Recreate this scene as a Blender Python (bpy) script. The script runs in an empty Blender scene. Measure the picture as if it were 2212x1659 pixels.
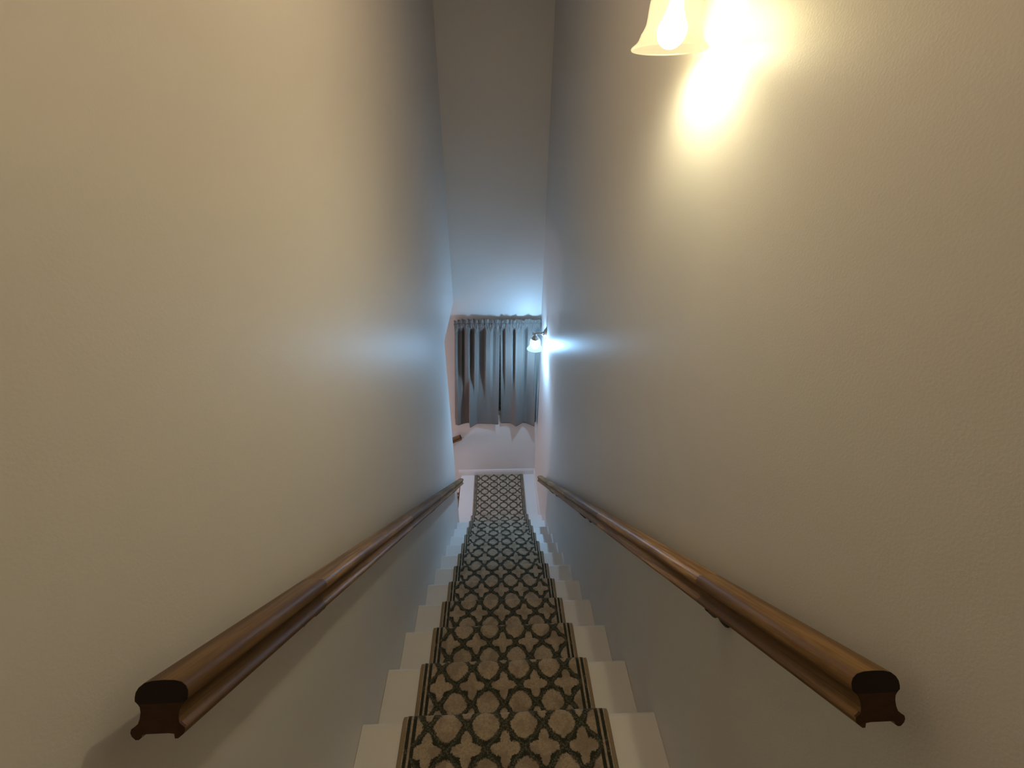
import bpy, bmesh, math, random
from mathutils import Vector, Matrix, noise
S = bpy.context.scene
COL = S.collection
random.seed(7)

# ------------------------------------------------------------------ camera
CZ = 3.8796                       # camera height over the landing floor (z = 0)
F, YAW, PIT, ROL = 909.5, 0.0435, 0.5388, 0.0073
cam_d = bpy.data.cameras.new('camera'); cam = bpy.data.objects.new('camera', cam_d); COL.objects.link(cam)
cam_d.sensor_fit = 'HORIZONTAL'; cam_d.sensor_width = 36.0; cam_d.lens = 36.0 * F / 2212.0
cam_d.clip_start = 0.02; cam_d.clip_end = 50
fwd0 = Vector((0, math.cos(PIT), -math.sin(PIT))); up0 = Vector((0, math.sin(PIT), math.cos(PIT))); rt0 = Vector((1, 0, 0))
def yawv(v): return Vector((v.x * math.cos(YAW) + v.y * math.sin(YAW), -v.x * math.sin(YAW) + v.y * math.cos(YAW), v.z))
rt, up, fw = yawv(rt0), yawv(up0), yawv(fwd0)
r2 = rt * math.cos(ROL) + up * math.sin(ROL); u2 = -rt * math.sin(ROL) + up * math.cos(ROL)
cam.matrix_world = Matrix(((r2.x, u2.x, -fw.x, 0), (r2.y, u2.y, -fw.y, 0), (r2.z, u2.z, -fw.z, CZ), (0, 0, 0, 1)))
S.camera = cam

# ------------------------------------------------------------------ world, light, exposure
W = bpy.data.worlds.new('night'); S.world = W; W.use_nodes = True
W.node_tree.nodes['Background'].inputs[0].default_value = (.01, .012, .02, 1)
W.node_tree.nodes['Background'].inputs[1].default_value = 0.3
vs = S.view_settings; vs.view_transform = 'Standard'; vs.look = 'None'; vs.gamma = 1.0; vs.use_curve_mapping = False
vs.exposure = 0.0
WARM = (1.0, .88, .53); COOL = (.33, .64, 1.0)
NEAR_L, FAR_L = 215.0, 1200.0       # radiance of the two bulbs
def point(name, loc, col, e, r=.06):
    l = bpy.data.lights.new(name, 'POINT'); l.color = col; l.energy = e; l.shadow_soft_size = r
    o = bpy.data.objects.new(name, l); o.location = loc; COL.objects.link(o); return o
UPPER_FILL = point('upper_fill_light', (.03, 1.12, CZ + .98), (1.0, .71, .43), 8.8, .12)        # added fill light over the head of the stairs, unseen above the frame
LOWER = point('lower_flight_lamp', (-2.3, 3.7, .75), (1.0, .72, .72), 28.0, .1)    # lamp of the lower flight, round the corner

# ------------------------------------------------------------------ dimensions
XL, XR = -.4288, .4852
RUN, RISE = .2452, .19206
Y1, Z1 = .6012, 2.3048            # first nosing in view
YF, YW, ZH = 4.1684, 3.224, 2.380 # far wall, end of left wall, header over the lower flight
ZHALL = Z1 + RISE; YHALL = Y1 - RUN
ZC = CZ + 1.10
XLAND = -.478
def ny(k): return Y1 + k * RUN
def nz(k): return Z1 - k * RISE

# ------------------------------------------------------------------ node helpers
class NT:
    def __init__(s, name):
        s.m = bpy.data.materials.new(name); s.m.use_nodes = True; s.t = s.m.node_tree
        s.t.nodes.clear(); s.out = s.t.nodes.new('ShaderNodeOutputMaterial')
    def n(s, typ, **kw):
        o = s.t.nodes.new(typ)
        for k, v in kw.items(): setattr(o, k, v)
        return o
    def l(s, a, b): s.t.links.new(a, b)
    def put(s, sock, v):
        if isinstance(v, bpy.types.NodeSocket): s.l(v, sock)
        else: sock.default_value = v
    def math(s, op, a, b=None, c=None, clamp=False):
        o = s.n('ShaderNodeMath', operation=op); o.use_clamp = clamp
        s.put(o.inputs[0], a)
        if b is not None: s.put(o.inputs[1], b)
        if c is not None: s.put(o.inputs[2], c)
        return o.outputs[0]
    def mix(s, f, a, b):
        o = s.n('ShaderNodeMix', data_type='RGBA'); s.put(o.inputs[0], f); s.put(o.inputs[6], a); s.put(o.inputs[7], b)
        return o.outputs[2]
    def noise(s, vec, scale, detail=3, rough=.5):
        o = s.n('ShaderNodeTexNoise'); o.inputs['Scale'].default_value = scale; o.inputs['Detail'].default_value = detail
        o.inputs['Roughness'].default_value = rough
        if vec is not None: s.l(vec, o.inputs['Vector'])
        return o
    def smooth(s, v, lo, hi, a=0., b=1.):
        o = s.n('ShaderNodeMapRange', interpolation_type='SMOOTHSTEP'); s.put(o.inputs[0], v)
        for i, x in zip((1, 2, 3, 4), (lo, hi, a, b)): o.inputs[i].default_value = x
        return o.outputs[0]
    def bsdf(s, color, rough=.5, spec=.5, metal=0., bump=None, bstr=.1, bdist=.001, sheen=0., coat=0.):
        b = s.n('ShaderNodeBsdfPrincipled'); s.put(b.inputs['Base Color'], color); s.put(b.inputs['Roughness'], rough)
        b.inputs['Specular IOR Level'].default_value = spec; b.inputs['Metallic'].default_value = metal
        b.inputs['Sheen Weight'].default_value = sheen; b.inputs['Coat Weight'].default_value = coat
        if bump is not None:
            k = s.n('ShaderNodeBump'); k.inputs['Strength'].default_value = bstr; k.inputs['Distance'].default_value = bdist
            s.l(bump, k.inputs['Height']); s.l(k.outputs[0], b.inputs['Normal'])
        s.l(b.outputs[0], s.out.inputs[0]); return b
def c4(r, g, b): return (r, g, b, 1)

def mat_wall(name, col, rough=.43, bstr=.25):
    t = NT(name); tc = t.n('ShaderNodeTexCoord').outputs['Object']
    n1 = t.noise(tc, 260, 2); n2 = t.noise(tc, 1.3, 2)
    c = t.mix(n2.outputs['Fac'], c4(*[x * .97 for x in col]), c4(*[min(1, x * 1.03) for x in col]))
    n3 = t.noise(tc, 7, 2)
    h = t.math('ADD', n1.outputs['Fac'], t.math('MULTIPLY', n3.outputs['Fac'], 1.5))
    t.bsdf(c, rough, .5, bump=h, bstr=bstr, bdist=.0008); return t.m
M_WALL = mat_wall('satin_greige_wall_paint', (.76, .74, .71))
M_WHITE = mat_wall('white_trim_paint', (.78, .76, .74), .35, .2)
M_CEIL = mat_wall('matt_ceiling_paint', (.78, .76, .73), .8, .2)

def mat_tread():
    t = NT('white_painted_tread'); tc = t.n('ShaderNodeTexCoord').outputs['Object']
    n1 = t.noise(tc, 90, 3); n2 = t.noise(tc, 3, 3)
    sp = t.n('ShaderNodeTexVoronoi'); sp.inputs['Scale'].default_value = 22; t.l(tc, sp.inputs['Vector'])
    speck = t.math('LESS_THAN', sp.outputs['Distance'], .045)
    rnd = t.math('GREATER_THAN', t.noise(tc, 9, 1).outputs['Fac'], .62)
    c = t.mix(n2.outputs['Fac'], c4(.74, .72, .69), c4(.80, .785, .76))
    c = t.mix(t.math('MULTIPLY', t.math('MULTIPLY', speck, rnd), .6), c, c4(.2, .15, .1))
    t.bsdf(c, .42, .5, bump=n1.outputs['Fac'], bstr=.25, bdist=.001); return t.m
M_TREAD = mat_tread()

def mat_wood(name, end=False, dark=1.0, red=1.0):
    t = NT(name); tc = t.n('ShaderNodeTexCoord').outputs['Object']
    sx = t.n('ShaderNodeSeparateXYZ'); t.l(tc, sx.inputs[0])
    x, y, z = sx.outputs
    def vec(a, b, c):
        o = t.n('ShaderNodeCombineXYZ'); t.put(o.inputs[0], a); t.put(o.inputs[1], b); t.put(o.inputs[2], c); return o.outputs[0]
    # finger-jointed lengths of timber
    zig = t.math('MULTIPLY', t.math('PINGPONG', t.math('ADD', x, z), .004), 1.2)
    yy = t.math('ADD', t.math('ADD', y, zig), .48)
    cell = t.math('FLOOR', t.math('DIVIDE', yy, .86))
    tone = t.math('FRACT', t.math('ADD', t.math('MULTIPLY', cell, .45), .95))
    if end: v = vec(t.math('MULTIPLY', x, 1.2), 0., t.math('MULTIPLY', z, 3.0))
    else: v = vec(x, t.math('MULTIPLY', t.math('ADD', y, t.math('MULTIPLY', cell, 3.7)), .04), z)
    g1 = t.noise(v, 170, 4, .65); g2 = t.noise(v, 45, 3, .5); g3 = t.noise(tc, 2.2, 3)
    if end:
        lam = t.math('GREATER_THAN', z, -.006)
        c = t.mix(g2.outputs['Fac'], c4(.030, .012, .005), c4(.085, .034, .010))
        c = t.mix(lam, c, c4(.018, .008, .005))
        t.bsdf(c, .6, .3, bump=g1.outputs['Fac'], bstr=.4, bdist=.001); return t.m
    c = t.mix(t.smooth(g1.outputs['Fac'], .40, .60), c4(.19 * dark, .100 * dark, .026 * dark), c4(.40 * dark, .235 * dark, .070 * dark))
    c = t.mix(t.math('MULTIPLY', t.smooth(g2.outputs['Fac'], .42, .62), .75), c, c4(.095 * dark, .047 * dark, .013 * dark))
    c = t.mix(t.math('MULTIPLY', tone, .75), c, c4(.060 * dark, .029 * dark * red, .010 * dark))
    c = t.mix(t.math('MULTIPLY', t.smooth(g3.outputs['Fac'], .52, .7), .30), c, c4(.36 * dark, .21 * dark, .10 * dark))
    r = t.math('ADD', .26, t.math('MULTIPLY', g2.outputs['Fac'], .30))
    t.bsdf(c, r, .36, bump=g1.outputs['Fac'], bstr=.3, bdist=.0008); return t.m
M_WOOD = mat_wood('varnished_oak', dark=1.5); M_WOODR = mat_wood('worn_oak', dark=1.05); M_END = mat_wood('oak_end_grain', end=True)
M_WOOD2 = mat_wood('reddish_oak', dark=1.25, red=.7)

P = .117
def mat_runner(name, u0, u1):
    """trellis of four-lobed and round medallions between dark green lattice bands; UV = metres across, metres along"""
    t = NT(name); uv = t.n('ShaderNodeUVMap'); uv.uv_map = 'UVMap'
    sx = t.n('ShaderNodeSeparateXYZ'); t.l(uv.outputs[0], sx.inputs[0]); x, y = sx.outputs[0], sx.outputs[1]
    jn = t.noise(uv.outputs[0], 230, 2, .6); js = t.n('ShaderNodeSeparateColor'); t.l(jn.outputs['Color'], js.inputs[0])
    jm = t.noise(uv.outputs[0], 45, 2, .5); jms = t.n('ShaderNodeSeparateColor'); t.l(jm.outputs['Color'], jms.inputs[0])
    def jit(a, s1, s2, am, am2): return t.math('ADD', a, t.math('ADD', t.math('MULTIPLY', t.math('SUBTRACT', s1, .5), am), t.math('MULTIPLY', t.math('SUBTRACT', s2, .5), am2)))
    jx = jit(x, js.outputs[0], jms.outputs[0], .014, .012); jy = jit(y, js.outputs[1], jms.outputs[1], .014, .012)
    U = t.math('DIVIDE', t.math('SUBTRACT', jx, .011), P); V = t.math('DIVIDE', jy, P)
    def cell(a, off):  # signed distance to the nearest lattice centre
        b = t.math('ADD', a, off)
        return t.math('ABSOLUTE', t.math('SUBTRACT', b, t.math('ROUND', b)))
    def ell(a, b, ra, rb, ex=2.0):
        p = t.math('POWER', t.math('DIVIDE', a, ra), ex); q = t.math('POWER', t.math('DIVIDE', b, rb), ex)
        return t.math('ADD', p, q)
    a, b = cell(U, 0.), cell(V, 0.); c, d = cell(U, .5), cell(V, .5)
    cross = t.math('SMOOTH_MIN', ell(a, b, .385, .150, 2.2), ell(a, b, .150, .385, 2.2), .45)
    oval = ell(c, d, .350, .325, 1.5)
    light = t.math('MAXIMUM', t.smooth(cross, .85, 1.12, 1, 0), t.smooth(oval, .9, 1.12, 1, 0))
    # thin grey-green thread running in the middle of the band
    s = t.math('SMOOTH_MIN', t.math('SUBTRACT', cross, 1.0), t.math('SUBTRACT', oval, 1.0), .05)
    dg = t.math('ABSOLUTE', t.math('SUBTRACT', t.math('ADD', a, b), .5))
    thread = t.math('MULTIPLY', t.smooth(dg, .02, .075, 1, 0), t.smooth(jn.outputs['Fac'], .42, .60))
    # borders
    e = t.math('MINIMUM', t.math('SUBTRACT', jit(x, js.outputs[0], js.outputs[0], .002, 0), u0), t.math('SUBTRACT', u1, jit(x, js.outputs[0], js.outputs[0], .002, 0)))
    s1 = t.math('MULTIPLY', t.smooth(e, .017, .019), t.smooth(e, .027, .029, 1, 0))
    s2 = t.math('MULTIPLY', t.smooth(e, .034, .036), t.smooth(e, .045, .047, 1, 0))
    field = t.smooth(e, .045, .047)
    light = t.math('ADD', t.math('MULTIPLY', light, field), t.math('SUBTRACT', 1., field))
    light = t.math('MULTIPLY', light, t.math('SUBTRACT', 1., t.math('MAXIMUM', s1, s2)))
    pile = t.noise(uv.outputs[0], 420, 3, .7); big = t.noise(uv.outputs[0], 14, 3, .6)
    beige = t.mix(t.smooth(pile.outputs['Fac'], .3, .7), c4(.38, .30, .215), c4(.70, .575, .43))
    mid = t.noise(uv.outputs[0], 120, 3, .6)
    beige = t.mix(t.math('MULTIPLY', t.smooth(mid.outputs['Fac'], .42, .66), .5), beige, c4(.31, .235, .16))
    beige = t.mix(t.math('MULTIPLY', t.smooth(big.outputs['Fac'], .42, .62), .6), beige, c4(.29, .22, .155))
    dark = t.mix(t.smooth(pile.outputs['Fac'], .35, .72), c4(.020, .022, .016), c4(.075, .080, .055))
    dark = t.mix(t.math('MULTIPLY', thread, .75), dark, c4(.20, .19, .14))
    col = t.mix(light, dark, beige)
    h = t.math('ADD', t.math('MULTIPLY', pile.outputs['Fac'], 1.0), t.math('MULTIPLY', big.outputs['Fac'], 1.0))
    h = t.math('ADD', h, t.math('MULTIPLY', light, .35))
    t.bsdf(col, .95, .1, bump=h, bstr=.9, bdist=.004, sheen=.15); return t.m
RX0, RX1 = -.306, .338
M_RUN = mat_runner('trellis_carpet', RX0, RX1)
def mat_simple(name, col, rough=.5, metal=0., spec=.5, nscale=200, bstr=.1, var=.1):
    t = NT(name); tc = t.n('ShaderNodeTexCoord').outputs['Object']; n = t.noise(tc, nscale, 3)
    c = t.mix(n.outputs['Fac'], c4(*[q * (1 - var) for q in col]), c4(*[min(1, q * (1 + var)) for q in col]))
    t.bsdf(c, rough, spec, metal, bump=n.outputs['Fac'], bstr=bstr, bdist=.0006); return t.m
M_BIND = mat_simple('carpet_binding', (.30, .23, .155), .9, spec=.1, nscale=400, bstr=.8, var=.3)
M_NICKEL = mat_simple('brushed_nickel', (.42, .40, .38), .28, 1.0, nscale=60)
M_BRONZE = mat_simple('dark_bronze_bracket', (.025, .02, .018), .45, .6)
M_ROD = mat_simple('dark_curtain_rod', (.06, .055, .05), .4, .5)

def mat_curtain():
    t = NT('woven_grey_curtain'); uv = t.n('ShaderNodeUVMap'); uv.uv_map = 'UVMap'
    w = t.n('ShaderNodeMapping'); t.l(uv.outputs[0], w.inputs[0]); w.inputs['Scale'].default_value = (1, 1.6, 1)
    n1 = t.noise(w.outputs[0], 240, 3, .7); n2 = t.noise(uv.outputs[0], 9, 2)
    c = t.mix(t.smooth(n1.outputs['Fac'], .3, .7), c4(.11, .10, .09), c4(.245, .225, .20))
    c = t.mix(t.math('MULTIPLY', n2.outputs['Fac'], .3), c, c4(.2, .18, .16))
    t.bsdf(c, .85, .2, bump=n1.outputs['Fac'], bstr=.5, bdist=.002, sheen=.2); return t.m
M_CURT = mat_curtain()

def mat_emit(name, col, st):
    t = NT(name); e = t.n('ShaderNodeEmission'); e.inputs[0].default_value = c4(*col); e.inputs[1].default_value = st
    t.l(e.outputs[0], t.out.inputs[0]); return t.m
def mat_shade(name, glow, tint, st):
    """thin frosted glass, glowing from the lit bulb behind it and letting part of the bulb's light through"""
    t = NT(name); tr = t.n('ShaderNodeBsdfTransparent'); tr.inputs[0].default_value = c4(*tint)
    e = t.n('ShaderNodeEmission'); e.inputs[0].default_value = c4(*glow); e.inputs[1].default_value = st
    tl = t.n('ShaderNodeBsdfTranslucent'); tl.inputs[0].default_value = c4(*[x * .004 for x in tint])
    gl = t.n('ShaderNodeBsdfGlossy'); gl.inputs['Roughness'].default_value = .25; gl.inputs[0].default_value = c4(.04, .04, .04)
    a1 = t.n('ShaderNodeAddShader'); t.l(e.outputs[0], a1.inputs[0]); t.l(tl.outputs[0], a1.inputs[1])
    a2 = t.n('ShaderNodeAddShader'); t.l(a1.outputs[0], a2.inputs[0]); t.l(gl.outputs[0], a2.inputs[1])
    mx = t.n('ShaderNodeMixShader'); mx.inputs[0].default_value = .50
    t.l(tr.outputs[0], mx.inputs[1]); t.l(a2.outputs[0], mx.inputs[2]); t.l(mx.outputs[0], t.out.inputs[0]); return t.m

# ------------------------------------------------------------------ mesh helpers
def link(name, bm, mat, parent=None, smooth=False, bevel=0.):
    me = bpy.data.meshes.new(name)
    bmesh.ops.remove_doubles(bm, verts=bm.verts, dist=1e-6)
    bmesh.ops.recalc_face_normals(bm, faces=bm.faces); bm.to_mesh(me); bm.free()
    for m in (mat if isinstance(mat, (list, tuple)) else [mat]): me.materials.append(m)
    if smooth:
        for p in me.polygons: p.use_smooth = True
    o = bpy.data.objects.new(name, me); COL.objects.link(o)
    if bevel:
        b = o.modifiers.new('bevel', 'BEVEL'); b.width = bevel; b.segments = 2; b.limit_method = 'ANGLE'
    if parent is not None: o.parent = parent
    return o
def box(bm, x0, x1, y0, y1, z0, z1):
    v = [bm.verts.new(p) for p in ((x0, y0, z0), (x1, y0, z0), (x1, y1, z0), (x0, y1, z0), (x0, y0, z1), (x1, y0, z1), (x1, y1, z1), (x0, y1, z1))]
    for f in ((0, 3, 2, 1), (4, 5, 6, 7), (0, 1, 5, 4), (1, 2, 6, 5), (2, 3, 7, 6), (3, 0, 4, 7)): bm.faces.new([v[i] for i in f])
def boxobj(name, dims, mat, parent=None, bevel=0.):
    bm = bmesh.new(); box(bm, *dims); return link(name, bm, mat, parent, bevel=bevel)
def struct(name, dims, mat, bevel=0.):
    ds = dims if isinstance(dims[0], (list, tuple)) else [dims]
    bm = bmesh.new()
    for d in ds: box(bm, *d)
    o = link(name, bm, mat, bevel=bevel); o['kind'] = 'structure'; return o
def thing(name, label, cat, loc=(0, 0, 0), group=None):
    o = bpy.data.objects.new(name, None); o.location = loc; o.empty_display_size = .05; COL.objects.link(o)
    o['label'] = label; o['category'] = cat
    if group: o['group'] = group
    return o
def lathe(bm, prof, n=48, org=(0, 0, 0), sx=1., sy=1., M=None):
    rings = []
    for r, z in prof:
        ring = []
        for i in range(n):
            a = 2 * math.pi * i / n; v = Vector((r * math.cos(a) * sx, r * math.sin(a) * sy, z))
            if M is not None: v = M @ v
            ring.append(bm.verts.new(v + Vector(org)))
        rings.append(ring)
    for p, q in zip(rings, rings[1:]):
        for i in range(n): bm.faces.new((p[i], p[(i + 1) % n], q[(i + 1) % n], q[i]))
    return rings
def cap(bm, ring): bm.faces.new(ring)
def tube(bm, pts, rad, n=12, caps=True):
    pts = [Vector(p) for p in pts]; rings = []
    R = rad if isinstance(rad, (list, tuple)) else [rad] * len(pts)
    ref = Vector((0, 1, .01)).normalized()
    for i, p in enumerate(pts):
        d = (pts[min(i + 1, len(pts) - 1)] - pts[max(i - 1, 0)]).normalized()
        a = d.cross(ref)
        if a.length < .1: a = d.cross(Vector((1, 0, 0)))
        a.normalize(); b = d.cross(a)
        rings.append([bm.verts.new(p + (a * math.cos(t) + b * math.sin(t)) * R[i]) for t in [2 * math.pi * k / n for k in range(n)]])
    for p, q in zip(rings, rings[1:]):
        for i in range(n): bm.faces.new((p[i], p[(i + 1) % n], q[(i + 1) % n], q[i]))
    if caps: cap(bm, rings[0]); cap(bm, list(reversed(rings[-1])))

# ------------------------------------------------------------------ room shell
BACK = -2.6
struct('wall_right', (XR, XR + .12, BACK - .12, YF + .12, -.6, ZC + .1), M_WALL)
# left wall: full height up to the end of the wall, then only above the header of the lower flight
struct('wall_left', [(XL - .12, XL, BACK - .12, YW, -.02, ZC + .1), (XL - .12, XL, YW, YF, ZH, ZC + .1)], M_WALL)
WX0, WX1, WZ0, WZ1 = -.33, .43, .95, 2.03       # window opening
struct('wall_far', [(-3.4, WX0, YF, YF + .12, -2.6, ZC + .1), (WX1, XR + .12, YF, YF + .12, -.6, ZC + .1),
                    (WX0, WX1, YF, YF + .12, WZ1, ZC + .1), (WX0, WX1, YF, YF + .12, -2.6, WZ0)], M_WALL)
struct('wall_near', (XL - .12, XR + .12, BACK - .12, BACK, ZHALL - .1, ZC + .1), M_WALL)
struct('wall_lower_flight', (-3.4, XL - .12, YW - .12, YW, -2.6, ZH), M_WALL)
struct('wall_lower_end', (-3.52, -3.4, YW - .12, YF + .12, -2.6, ZH + .1), M_WALL)
struct('ceiling', (XL - .12, XR + .12, BACK - .12, YF + .12, ZC, ZC + .1), M_CEIL)
struct('ceiling', (-3.4, XL - .12, YW - .12, YF + .02, ZH, ZH + .1), M_CEIL)
struct('floor', (XL, XR, BACK, YHALL, ZHALL - .12, ZHALL), M_TREAD)
struct('floor', (XLAND, XR, ny(11) - .02, YF, -.03, 0), M_TREAD, bevel=.004)
# baseboards of the landing: board with a moulded cap
def baseboard(name, a, b, side):
    bm = bmesh.new(); t, h = .013, .088
    prof = [(0, 0), (t, 0), (t, h - .03), (t - .003, h - .024), (t - .003, h - .014), (t - .008, h - .004), (t - .010, h), (0, h)]
    A, B = Vector(a), Vector(b); nrm = Vector(side); rs = []
    for e in (A, B): rs.append([bm.verts.new(e + nrm * p + Vector((0, 0, q))) for p, q in prof])
    for i in range(len(prof)): bm.faces.new((rs[0][i], rs[0][(i + 1) % len(prof)], rs[1][(i + 1) % len(prof)], rs[1][i]))
    cap(bm, rs[0]); cap(bm, list(reversed(rs[1])))
    o = link(name, bm, M_WHITE); o['kind'] = 'structure'
baseboard('baseboard_far', (XLAND - .03, YF, 0), (XR, YF, 0), (0, -1, 0))
baseboard('baseboard_right', (XR, ny(11) + .01, 0), (XR, YF - .013, 0), (-1, 0, 0))

# ------------------------------------------------------------------ window behind the curtains
win = thing('window_1', 'window', 'window'); del win['label']; del win['category']; win['kind'] = 'structure'
bm = bmesh.new(); d0, d1 = YF + .03, YF + .08
for d in ((WX0, WX0 + .04, d0, d1, WZ0, WZ1), (WX1 - .04, WX1, d0, d1, WZ0, WZ1), (WX0 + .04, WX1 - .04, d0, d1, WZ0, WZ0 + .04),
          (WX0 + .04, WX1 - .04, d0, d1, WZ1 - .04, WZ1),): box(bm, *d)
f = link('window_frame', bm, M_WHITE, win, bevel=.003); f['kind'] = 'structure'
g = NT('window_glass'); gb = g.bsdf(c4(.9, .95, 1), .02, .5); gb.inputs['Transmission Weight'].default_value = 1.0
for z0, z1 in ((WZ0 + .04, WZ1 - .04),):
    o = boxobj('window_pane', (WX0 + .04, WX1 - .04, YF + .052, YF + .056, z0, z1), g.m, win); o['kind'] = 'structure'

# ------------------------------------------------------------------ staircases
def nosing_board(bm, x0, x1, y0, y1, ztop, th=.028, nsg=8):
    """tread with a half-round front at y1"""
    prof = [(y0, ztop - th), (y0, ztop)]
    r = th / 2
    for i in range(nsg + 1):
        a = math.pi / 2 - math.pi * i / nsg
        prof.append((y1 - r + r * math.cos(a) * .8, ztop - r + r * math.sin(a)))
    A = [bm.verts.new((x0, y, z)) for y, z in prof]; B = [bm.verts.new((x1, y, z)) for y, z in prof]
    for i in range(len(prof)): bm.faces.new((A[i], A[(i + 1) % len(prof)], B[(i + 1) % len(prof)], B[i]))
    cap(bm, list(reversed(A))); cap(bm, B)
st = thing('staircase', 'white painted straight staircase going down between the two greige walls to the landing', 'staircase', (0, Y1, 0))
def child(o, p):
    o.parent = p; o.matrix_parent_inverse = Matrix.Translation(-Vector(p.location))
TH = .028
for k in range(-1, 12):
    if k >= 0:
        bm = bmesh.new(); nosing_board(bm, XL + .001, XR - .001, ny(k) - RUN - .018, ny(k), nz(k), TH)
        child(link('tread', bm, M_TREAD), st)
    zb = nz(k) - RISE
    bm = bmesh.new(); box(bm, XL + .001, XR - .001, ny(k) - .032, ny(k) - .018, zb, nz(k) - (TH if k >= 0 else .121))
    if k < 0: bm.free(); bm = bmesh.new(); box(bm, XL + .001, XR - .001, ny(k) + .001, ny(k) + .012, zb, nz(k))
    child(link('riser', bm, M_WHITE), st)
lo = thing('staircase', 'lower staircase of pale treads turning left off the landing behind the left wall', 'staircase', (XLAND, 3.7, -.2))
def lx(k): return XLAND - k * RUN
for k in range(0, 9):
    bm = bmesh.new(); box(bm, lx(k) + .018, lx(k) + .032, YW + .001, YF - .001, -(k + 1) * RISE, -k * RISE - .031)
    child(link('riser', bm, M_WHITE), lo)
    bm = bmesh.new(); nosing_board(bm, -(YF - .001), -(YW + .001), -(lx(k) + .018), -lx(k + 1), -(k + 1) * RISE, TH)
    bmesh.ops.transform(bm, matrix=Matrix(((0, -1, 0, 0), (-1, 0, 0, 0), (0, 0, 1, 0), (0, 0, 0, 1))), verts=bm.verts)
    child(link('tread', bm, M_TREAD), lo)

# ------------------------------------------------------------------ carpet runner
CT = .010
def runner_path(step):
    """(y, z, v) along the top surface of the carpet, v in metres of carpet"""
    pts = []
    y = YHALL - .30
    vn = lambda k: .085 + 4 * P * 40 + k * .4655 - (k * .0035 if k > 0 else 0)
    def add(y, z, v): pts.append((y, z, v))
    z = ZHALL + CT
    v0 = vn(-1)
    n = int(.28 / step)
    for i in range(n): yy = y + (.28) * i / n; add(yy, z, v0 - (YHALL - yy))
    for k in range(-1, 12):
        yn, zt, vv = ny(k), nz(k) + CT, vn(k)
        r = .016
        # rounded nose
        n = 7; cy, cz = yn - .006, zt - r
        for i in range(n + 1):
            a = math.pi / 2 - math.pi * .93 * i / n
            add(cy + r * 1.05 * math.cos(a), cz + r * math.sin(a), vv + .045 * i / n - .006)
        zr = nz(k) - RISE + CT
        n = int(.15 / step); ya = cy + r * 1.05 * math.cos(math.pi * -.43); za = cz + r * math.sin(-math.pi * .43)
        yb, zb = yn - .018 + CT + .001, zr + .006
        y_start = yb + .008
        if k < 11:
            vend = vn(k + 1) - (ny(k + 1) - y_start)
        else:
            vend = vv + .215; voff = vend
        for i in range(1, n + 1):
            f = i / n; add(ya + (yb - ya) * min(1, f * 3), za + (zb - za) * f, vv + .039 + (vend - .008 - vv - .039) * f)
        if k < 11:
            n = int(.20 / step); ye = ny(k + 1) - .008
            for i in range(n): yy = y_start + (ye - y_start) * i / n; add(yy, zr, vn(k + 1) - (ny(k + 1) - yy))
    # landing, with medallion rows falling where they lie in the hall
    base = voff - y_start
    k0 = round((base + 3.559) / P) * P - 3.559
    n = int(.85 / step)
    for i in range(n + 1): yy = y_start + (YF - .016 - y_start) * i / n; add(yy, CT, yy + k0 + (base - k0) * max(0, 1 - i / 6))
    return pts
def runner_strip(name, path, x0, x1, nx, mat, parent, thick, jit=.0009, lip0=False, lip1=False, sink=0., xf=None):
    bm = bmesh.new(); uvl = bm.loops.layers.uv.new('UVMap'); rows = []; data = {}
    N = len(path)
    for j, (y, z, v) in enumerate(path):
        yp, zp = path[max(0, j - 1)][:2]; yq, zq = path[min(N - 1, j + 1)][:2]
        t = Vector((yq - yp, zq - zp))
        if t.length < 1e-9: t = Vector((1, 0))
        t.normalize(); nrm = Vector((-t.y, t.x))
        if nrm.y < -.3 and nrm.x < 0: nrm = -nrm
        row = []
        cols = [(x0 + (x1 - x0) * i / nx, 0.) for i in range(nx + 1)]
        if lip0: cols = [(x0, -thick)] + [(x0 + .002, -.002)] + cols[1:]
        if lip1: cols = cols[:-1] + [(x1 - .002, -.002), (x1, -thick)]
        for x, dn in cols:
            q = noise.noise(Vector((x * 70, v * 70, 0))) * jit + noise.noise(Vector((x * 260, v * 260, 3))) * jit * .8
            d = dn - sink + (q if dn > -.004 else 0)
            p = Vector((x, y + nrm.x * d, z + nrm.y * d))
            if xf is not None: p = xf(p)
            w = bm.verts.new(p); data[w] = (x, v); row.append(w)
        rows.append(row)
    for a, b in zip(rows, rows[1:]):
        for i in range(len(a) - 1):
            f = bm.faces.new((a[i], a[i + 1], b[i + 1], b[i])); f.smooth = True
            for lp in f.loops: lp[uvl].uv = data[lp.vert]
    me = bpy.data.meshes.new(name); bm.to_mesh(me); bm.free(); me.materials.append(mat)
    o = bpy.data.objects.new(name, me); COL.objects.link(o); child(o, parent); return o
rn = thing('stair_runner', 'beige carpet runner with dark green trellis pattern down the white stairs to the landing', 'carpet', (0, Y1, Z1))
path = runner_path(.012)
runner_strip('carpet_pile', path, RX0 + .014, RX1 - .014, 120, M_RUN, rn, CT, jit=.0016)
runner_strip('edge_binding', path, RX0, RX0 + .0145, 4, M_BIND, rn, CT, jit=.0004, lip0=True, sink=.0015)
runner_strip('edge_binding', path, RX1 - .0145, RX1, 4, M_BIND, rn, CT, jit=.0004, lip1=True, sink=.0015)
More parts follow.
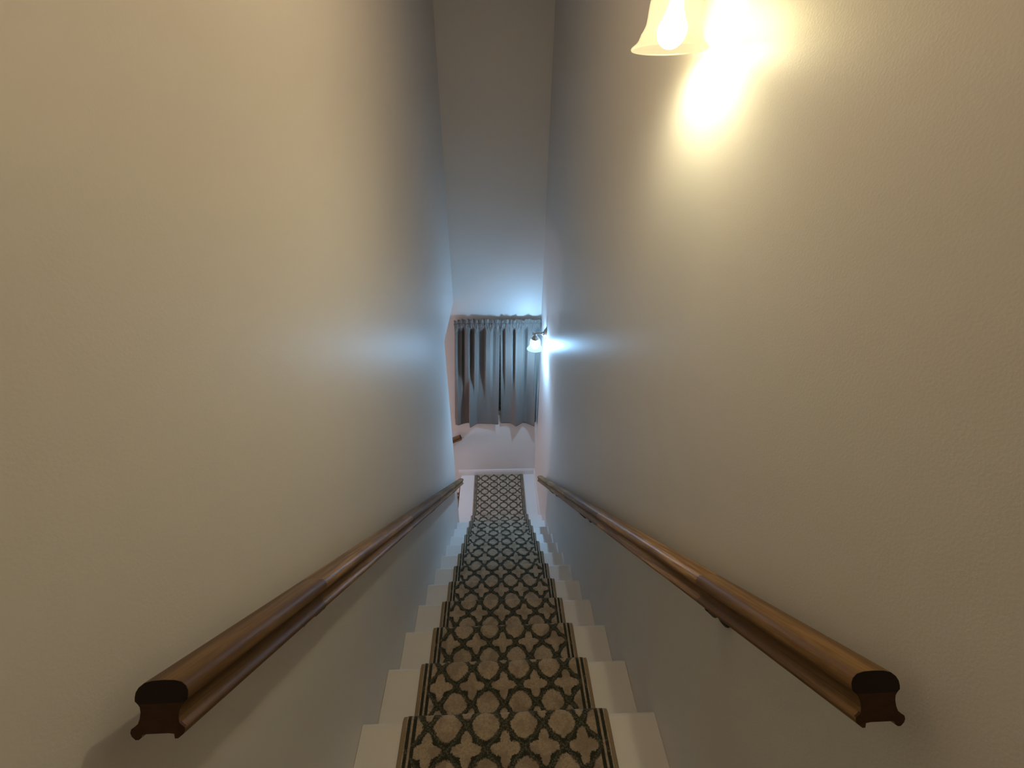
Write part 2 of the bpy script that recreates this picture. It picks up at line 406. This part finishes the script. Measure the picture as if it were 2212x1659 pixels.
# lower runner
lr = thing('stair_runner', 'dark patterned runner glimpsed on the lower stairs left of the landing', 'carpet', (XLAND - .1, 3.7, -.19))
lp = []; v = 0.
s = XLAND * -1
y = s + .012; lp.append((y, -.032, 0.)); lp.append((y, -RISE + CT + .004, .15)); v = .16
for k in range(1, 9):
    z = -k * RISE + CT; y0 = s + (k - 1) * RUN + .016; y1_ = s + k * RUN - .008
    for i in range(8): lp.append((y0 + (y1_ - y0) * i / 7, z, v + (y1_ - y0) * i / 7))
    v += y1_ - y0
    for i in range(1, 7):
        a = math.pi / 2 - math.pi * .9 * i / 6; lp.append((y1_ + .014 * math.cos(a), z - .014 + .014 * math.sin(a), v + .006 * i))
    v += .04
    for i in range(1, 6): lp.append((s + k * RUN - .012 + .004, z - .03 - (RISE - .034) * i / 5, v + .16 * i / 5))
    v += .17
lxf = lambda p: Vector((-p.y, p.x + 3.704, p.z))
runner_strip('carpet_pile', lp, RX0 + .014, RX1 - .014, 40, M_RUN, lr, CT, xf=lxf)
runner_strip('edge_binding', lp, RX0, RX0 + .0145, 3, M_BIND, lr, CT, lip0=True, xf=lxf)
runner_strip('edge_binding', lp, RX1 - .0145, RX1, 3, M_BIND, lr, CT, lip1=True, xf=lxf)

# ------------------------------------------------------------------ handrails
PROF = [(0, .001), (.0005, .006), (.003, .0105), (.008, .0145), (.016, .0165), (.028, .017), (.040, .0165), (.048, .0145), (.053, .0105), (.0555, .006), (.056, .001),
        (.0555, -.003), (.052, -.006), (.0495, -.009), (.0482, -.014), (.0482, -.020), (.0495, -.025), (.053, -.028), (.056, -.030), (.0565, -.0335), (.0545, -.037), (.050, -.0405),
        (.0468, -.0405), (.0455, -.036), (.040, -.0352), (.016, -.0352), (.0105, -.036), (.0092, -.0405), (.006, -.0405), (.0015, -.037), (-.0005, -.0335), (0, -.030),
        (.003, -.028), (.0065, -.025), (.0078, -.020), (.0078, -.014), (.0065, -.009), (.004, -.006), (.0005, -.003)]
def handrail(label, A, B, mirror, wood, wallx, brks, along_x=False):
    A, B = Vector(A), Vector(B); L = (B - A).length
    t = thing('handrail', label, 'handrail', A, 'oak wall handrails')
    d = (B - A).normalized()
    side = Vector((1, 0, 0)) if not along_x else Vector((0, 1, 0))
    if mirror: side = -side
    upv = side.cross(d)
    if upv.z < 0: upv = -upv
    bm = bmesh.new(); n = 24; rings = []
    for i in range(n + 1):
        rings.append([bm.verts.new((px, L * i / n, pz)) for px, pz in PROF])
    m = len(PROF)
    for p, q in zip(rings, rings[1:]):
        for i in range(m):
            f = bm.faces.new((p[i], p[(i + 1) % m], q[(i + 1) % m], q[i])); f.smooth = True
    M = Matrix(((side.x, d.x, upv.x), (side.y, d.y, upv.y), (side.z, d.z, upv.z))).to_4x4()
    o = link('rail', bm, wood, t); o.matrix_local = M
    me = o.data
    for e in (0, 1):
        bm = bmesh.new(); yy = -.0006 if e == 0 else L + .0006
        r0 = [bm.verts.new((px * .995 + .00014, yy, pz * .995)) for px, pz in PROF]; r1 = [bm.verts.new((px * .995 + .00014, yy + (.003 if e == 0 else -.003), pz * .995)) for px, pz in PROF]
        for i in range(m): bm.faces.new((r0[i], r0[(i + 1) % m], r1[(i + 1) % m], r1[i]))
        cap(bm, r0); cap(bm, list(reversed(r1)))
        o = link('end_grain', bm, M_END, t); o.matrix_local = M; o['label'] = 'dark stained sawn end of the rail'
    for s_ in brks:
        P0 = d * s_ + side * .028 + upv * -.036          # under the rail, relative to A
        wl = (wallx - (A.y if along_x else A.x)) * 1.0
        wdist = abs(wl); wn_ = side
        base = d * s_ + wn_ * wdist + Vector((0, 0, -.105)) - wn_ * .0
        bm = bmesh.new()
        R = wn_.to_track_quat('Z', 'Y').to_matrix().to_4x4()
        rr = lathe(bm, [(.030, -.0005), (.030, -.004), (.024, -.009), (.012, -.013)], 24, base, M=R); cap(bm, rr[-1])
        tube(bm, [base - wn_ * .012, base - wn_ * .030 + Vector((0, 0, .002)), base * .5 + P0 * .5 + Vector((0, 0, -.028)), P0 + Vector((0, 0, -.022)), P0 + Vector((0, 0, -.004))], [.0075, .007, .0065, .0065, .007], 12)
        for sg in range(-1, 2, 2): pass
        # saddle plate
        c = [P0 + d * a + side * b + upv * h for a in (-.030, .030) for b in (-.013, .013) for h in (0, -.0035)]
        vs_ = [bm.verts.new(q) for q in c]
        for fidx in ((0, 1, 3, 2), (4, 6, 7, 5), (0, 4, 5, 1), (2, 3, 7, 6), (0, 2, 6, 4), (1, 5, 7, 3)): bm.faces.new([vs_[i] for i in fidx])
        b_ = link('bracket', bm, M_BRONZE, t, smooth=False); b_['label'] = 'dark metal wall bracket'
    return t
ZR = CZ
handrail('oak handrail on the right wall under the warm lamp, dark sawn end towards the viewer', (.395, .216, -.535 + ZR), (.395, 3.121, -2.959 + ZR), False, M_WOOD, XR, (.38, 1.70, 2.98))
handrail('darker worn oak handrail on the left wall, its sawn end at the bottom left', (-.339, .232, -.527 + ZR), (-.339, 3.121, -2.972 + ZR), True, M_WOODR, XL, (.42, 2.0, 3.3))
handrail('short reddish rail end on the far wall under the curtains, running down to the left', (-.447, 4.068, -3.185 + ZR), (-2.6, 4.068, -3.185 + ZR - 2.153 * .46), False, M_WOOD2, YF, (.9, 2.0), along_x=True)

# ------------------------------------------------------------------ wall sconces
SH = [(.0790, .0000), (.0800, .0020), (.0790, .0042), (.0755, .0068), (.0700, .0110), (.0662, .0160), (.0640, .0215), (.0622, .0270), (.0585, .0330), (.0556, .0390), (.0540, .0450), (.0532, .0540),
      (.0528, .0650), (.0522, .0760), (.0508, .0860), (.0480, .0950), (.0430, .1020), (.0360, .1065), (.0290, .1085)]
def sconce(label, X, Y, Z, glow, tint, gst, bulbcol, bst):
    """Z = rim of the shade; wall at +x"""
    t = thing('wall_sconce', label, 'wall lamp', (XR, Y, Z + .17), 'bell shaded wall sconces')
    o0 = Vector((X - XR, 0, -.17))
    def C(x, y, z): return o0 + Vector((x, y, z))
    # glass shade with real thickness
    bm = bmesh.new(); prof = SH + [(r - .0028, z) for r, z in reversed(SH)]; prof.append(prof[0])
    lathe(bm, prof, 64, C(0, 0, 0)); sh = link('glass_shade', bm, mat_shade('frosted_glass_' + t.name, glow, tint, gst), t, smooth=True)
    # bulb
    bm = bmesh.new(); bp = []
    for i in range(1, 13): a = -math.pi / 2 + math.pi * .72 * i / 12; bp.append((.030 * math.cos(a), .031 + .030 * math.sin(a)))
    bp += [(.0185, .062), (.0145, .072), (.0135, .078)]
    bp = [(.0004, .001)] + bp
    rr = lathe(bm, bp, 20, C(0, 0, 0)); cap(bm, rr[0]); cap(bm, list(reversed(rr[-1])))
    link('light_bulb', bm, mat_emit('lit_bulb_' + t.name, bulbcol, bst), t, smooth=True)
    bm = bmesh.new(); rr = lathe(bm, [(.0135, .079), (.0135, .108)], 20, C(0, 0, 0)); cap(bm, rr[0]); cap(bm, rr[1]); link('bulb_socket', bm, M_WHITE, t, smooth=True)
    # fitter cup with three screws
    bm = bmesh.new(); rr = lathe(bm, [(.033, .0995), (.0365, .1015), (.0372, .110), (.0335, .114), (.030, .116), (.026, .128), (.019, .137), (.012, .142), (.011, .150), (.0125, .156), (.009, .163), (.004, .166)], 36, C(0, 0, 0)); cap(bm, rr[0]); cap(bm, list(reversed(rr[-1])))
    cup = link('fitter_cup', bm, M_NICKEL, t, smooth=True)
    for a in (.5, 2.6, 4.7):
        bm = bmesh.new(); dd = Vector((math.cos(a), math.sin(a), 0)); tube(bm, [C(0, 0, .106) + dd * .036, C(0, 0, .106) + dd * .045], .003, 10); s_ = link('thumb_screw', bm, M_NICKEL, t)
    # arm: straight rod over the cup, sweeping down to the plate, small finial at the free end
    bm = bmesh.new(); L = XR - X
    tube(bm, [C(-.020, 0, .163), C(0, 0, .163), C(L * .40, 0, .163), C(L * .60, 0, .158), C(L * .78, 0, .140), C(L * .90, 0, .118), C(L * .93, 0, .105)], [.0055, .0062, .0065, .0075, .009, .008, .006], 14)
    tube(bm, [C(L * .5, 0, .165), C(L * .72, 0, .171), C(L - .016, 0, .176)], [.006, .009, .016], 14)
    lathe(bm, [(.001, -.012), (.007, -.009), (.009, 0), (.007, .009), (.001, .012)], 16, C(-.022, 0, .163))
    link('arm', bm, M_NICKEL, t, smooth=True)
    bm = bmesh.new(); Mx = Matrix.Rotation(-math.pi / 2, 4, 'Y')
    rr = lathe(bm, [(.058, .0005), (.058, .004), (.052, .008), (.047, .010), (.040, .018), (.026, .026), (.010, .029), (.001, .0295)], 40, Vector((0, 0, .0)), sy=.62, M=Mx); cap(bm, rr[0])
    link('backplate', bm, M_NICKEL, t, smooth=True)
    return t
sconce('wall lamp with warm white frosted bell shade, large and cut off at the top right', .38, 1.125, .153 + CZ, (1.0, .86, .46), (1, .97, .90), 1.15, WARM, NEAR_L)
sconce('small nickel wall lamp with glowing bluish white bell shade beside the curtains', .38, 3.663, -1.800 + CZ, (.62, 1.0, 1.0), (.95, .98, 1), 1.1, COOL, FAR_L)

# ------------------------------------------------------------------ curtains
ZT, ZB, YR = CZ - 1.665, .850, 4.098           # header top, hem, rod line
def interp(pts, s):
    for (a, b), (c, d) in zip(pts, pts[1:]):
        if s <= c:
            f = (s - a) / (c - a); f = f * f * (3 - 2 * f) * .35 + f * .65; return b + (d - b) * f
    return pts[-1][1]
def curtain(label, xt0, xt1, mid, bot, seed, cat='curtain'):
    """bot: control points (x, y) of the hem"""
    t = thing('curtain', label, cat, ((xt0 + xt1) / 2, YR, ZT), 'pair of grey curtains')
    xb0, xb1 = bot[0][0], bot[-1][0]; nx, nzv = 300, 130
    bm = bmesh.new(); uvl = bm.loops.layers.uv.new('UVMap'); rows = []; data = {}
    rnd = random.Random(seed); ph = [rnd.uniform(0, 6.28) for _ in range(6)]
    W_ = xt1 - xt0
    cuts = [0.]
    while cuts[-1] < 1: cuts.append(cuts[-1] + rnd.uniform(.030, .075))
    gat = [(c, (1 if i % 2 else -1) * rnd.uniform(.5, 1.1)) for i, c in enumerate(cuts)]; gat.append((9, 0))
    hts = [(c, rnd.uniform(-.014, .008)) for c in cuts] + [(9, 0)]
    for j in range(nzv + 1):
        q = j / nzv; q = q ** 1.6                  # finer rows at the head
        row = []
        for i in range(nx + 1):
            s = i / nx
            xb = xb0 + (xb1 - xb0) * s; xt = xt0 + W_ * s
            yb = interp(bot, xb)
            zt = ZT + interp(hts, s)
            z = zt + (ZB - zt) * q
            dz = ZT - z
            g = interp(gat, s)
            # header frill above the rod pocket, crumpled pocket, gathers released into folds below it
            crum = noise.noise(Vector((s * 75 + seed, dz * 30, 0))) * .5 + noise.noise(Vector((s * 38 + seed, dz * 16, 5)))
            if dz < .045:
                f = max(0, 1 - dz / .045); am = .004 + .013 * f ** .8; base = YR - .004 - .006 * f; cr = .004 + .003 * f
            elif dz < .085: am = .004; base = YR - .012; cr = .008
            else: am = .004 + .006 * min(1, (dz - .085) / .06); base = YR - .010; cr = .009 * math.exp(-(dz - .085) * 14)
            pin = math.exp(-((dz - .045) / .005) ** 2) + math.exp(-((dz - .085) / .005) ** 2)
            y0_ = base - am * g - cr * crum + .006 * pin
            ym = min(YF - .006, 4.106 + (interp(mid, xt0 + W_ * s) - 4.106) * 1.35)
            m1 = min(1, max(0, (dz - .075) / .09)); m1 = m1 * m1 * (3 - 2 * m1)
            m2 = min(1, max(0, (dz - .50) / .55)); m2 = m2 * m2 * (3 - 2 * m2)
            ylow = yb + .0035 * noise.noise(Vector((s * 9, z * 3, seed)))
            y = (y0_ * (1 - m1) + (ym - cr * crum * .5) * m1) * (1 - m2) + ylow * m2
            m3 = min(1, max(0, (dz - .05) / 1.2))
            xx = xt + (xb - xt) * m3 + .009 * g * math.exp(-dz * 22)
            v = bm.verts.new((xx, min(y, YF - .004), z)); data[v] = (s * W_ * 1.3, z); row.append(v)
        rows.append(row)
    for a, b in zip(rows, rows[1:]):
        for i in range(nx):
            f = bm.faces.new((a[i], b[i], b[i + 1], a[i + 1])); f.smooth = True
            for l_ in f.loops: l_[uvl].uv = data[l_.vert]
    me = bpy.data.meshes.new('cloth'); bm.to_mesh(me); bm.free(); me.materials.append(M_CURT)
    o = bpy.data.objects.new('cloth', me); COL.objects.link(o); child(o, t)
    sm = o.modifiers.new('thick', 'SOLIDIFY'); sm.thickness = .0018; sm.offset = 0
    # stitched hem along the inner edge and the foot
    return t
curtain('left grey woven curtain panel with deep brownish folds, next to the left wall', -.425, .050,
        [(-.425, 4.115), (-.408, 4.080), (-.390, 4.130), (-.352, 4.118), (-.330, 4.152), (-.312, 4.085), (-.275, 4.080), (-.258, 4.138), (-.228, 4.130), (-.214, 4.084), (-.190, 4.088),
         (-.168, 4.128), (-.115, 4.128), (-.095, 4.082), (-.050, 4.086), (-.020, 4.118), (.010, 4.108), (.050, 4.104)],
        [(-.497, 4.125), (-.465, 4.112), (-.372, 4.156), (-.334, 4.158), (-.322, 4.062), (-.236, 4.140), (-.10, 4.132), (.020, 4.116)], 3)
curtain('right grey woven curtain panel hanging behind the small glowing wall lamp', .053, .476,
        [(.053, 4.118), (.088, 4.128), (.105, 4.092), (.175, 4.086), (.193, 4.138), (.215, 4.080), (.245, 4.104), (.300, 4.106), (.322, 4.142), (.345, 4.086), (.420, 4.074), (.436, 4.132), (.476, 4.124)],
        [(.049, 4.142), (.165, 4.138), (.226, 4.070), (.318, 4.142), (.352, 4.132), (.449, 4.062), (.455, 4.150), (.476, 4.156)], 11)
rod = thing('curtain_rod', 'thin dark curtain rod in the gathered heading of the grey curtains', 'curtain rod', (0, YR, ZT - .065))
bm = bmesh.new(); tube(bm, [(-.432, YR + .012, ZT - .065), (.480, YR + .012, ZT - .065)], .006, 14); child(link('pole', bm, M_ROD, smooth=True), rod)
for x in (-.428, .478):
    bm = bmesh.new(); box(bm, x - .004, x + .004, YR + .008, YF, ZT - .072, ZT - .058); child(link('rod_bracket', bm, M_ROD), rod)
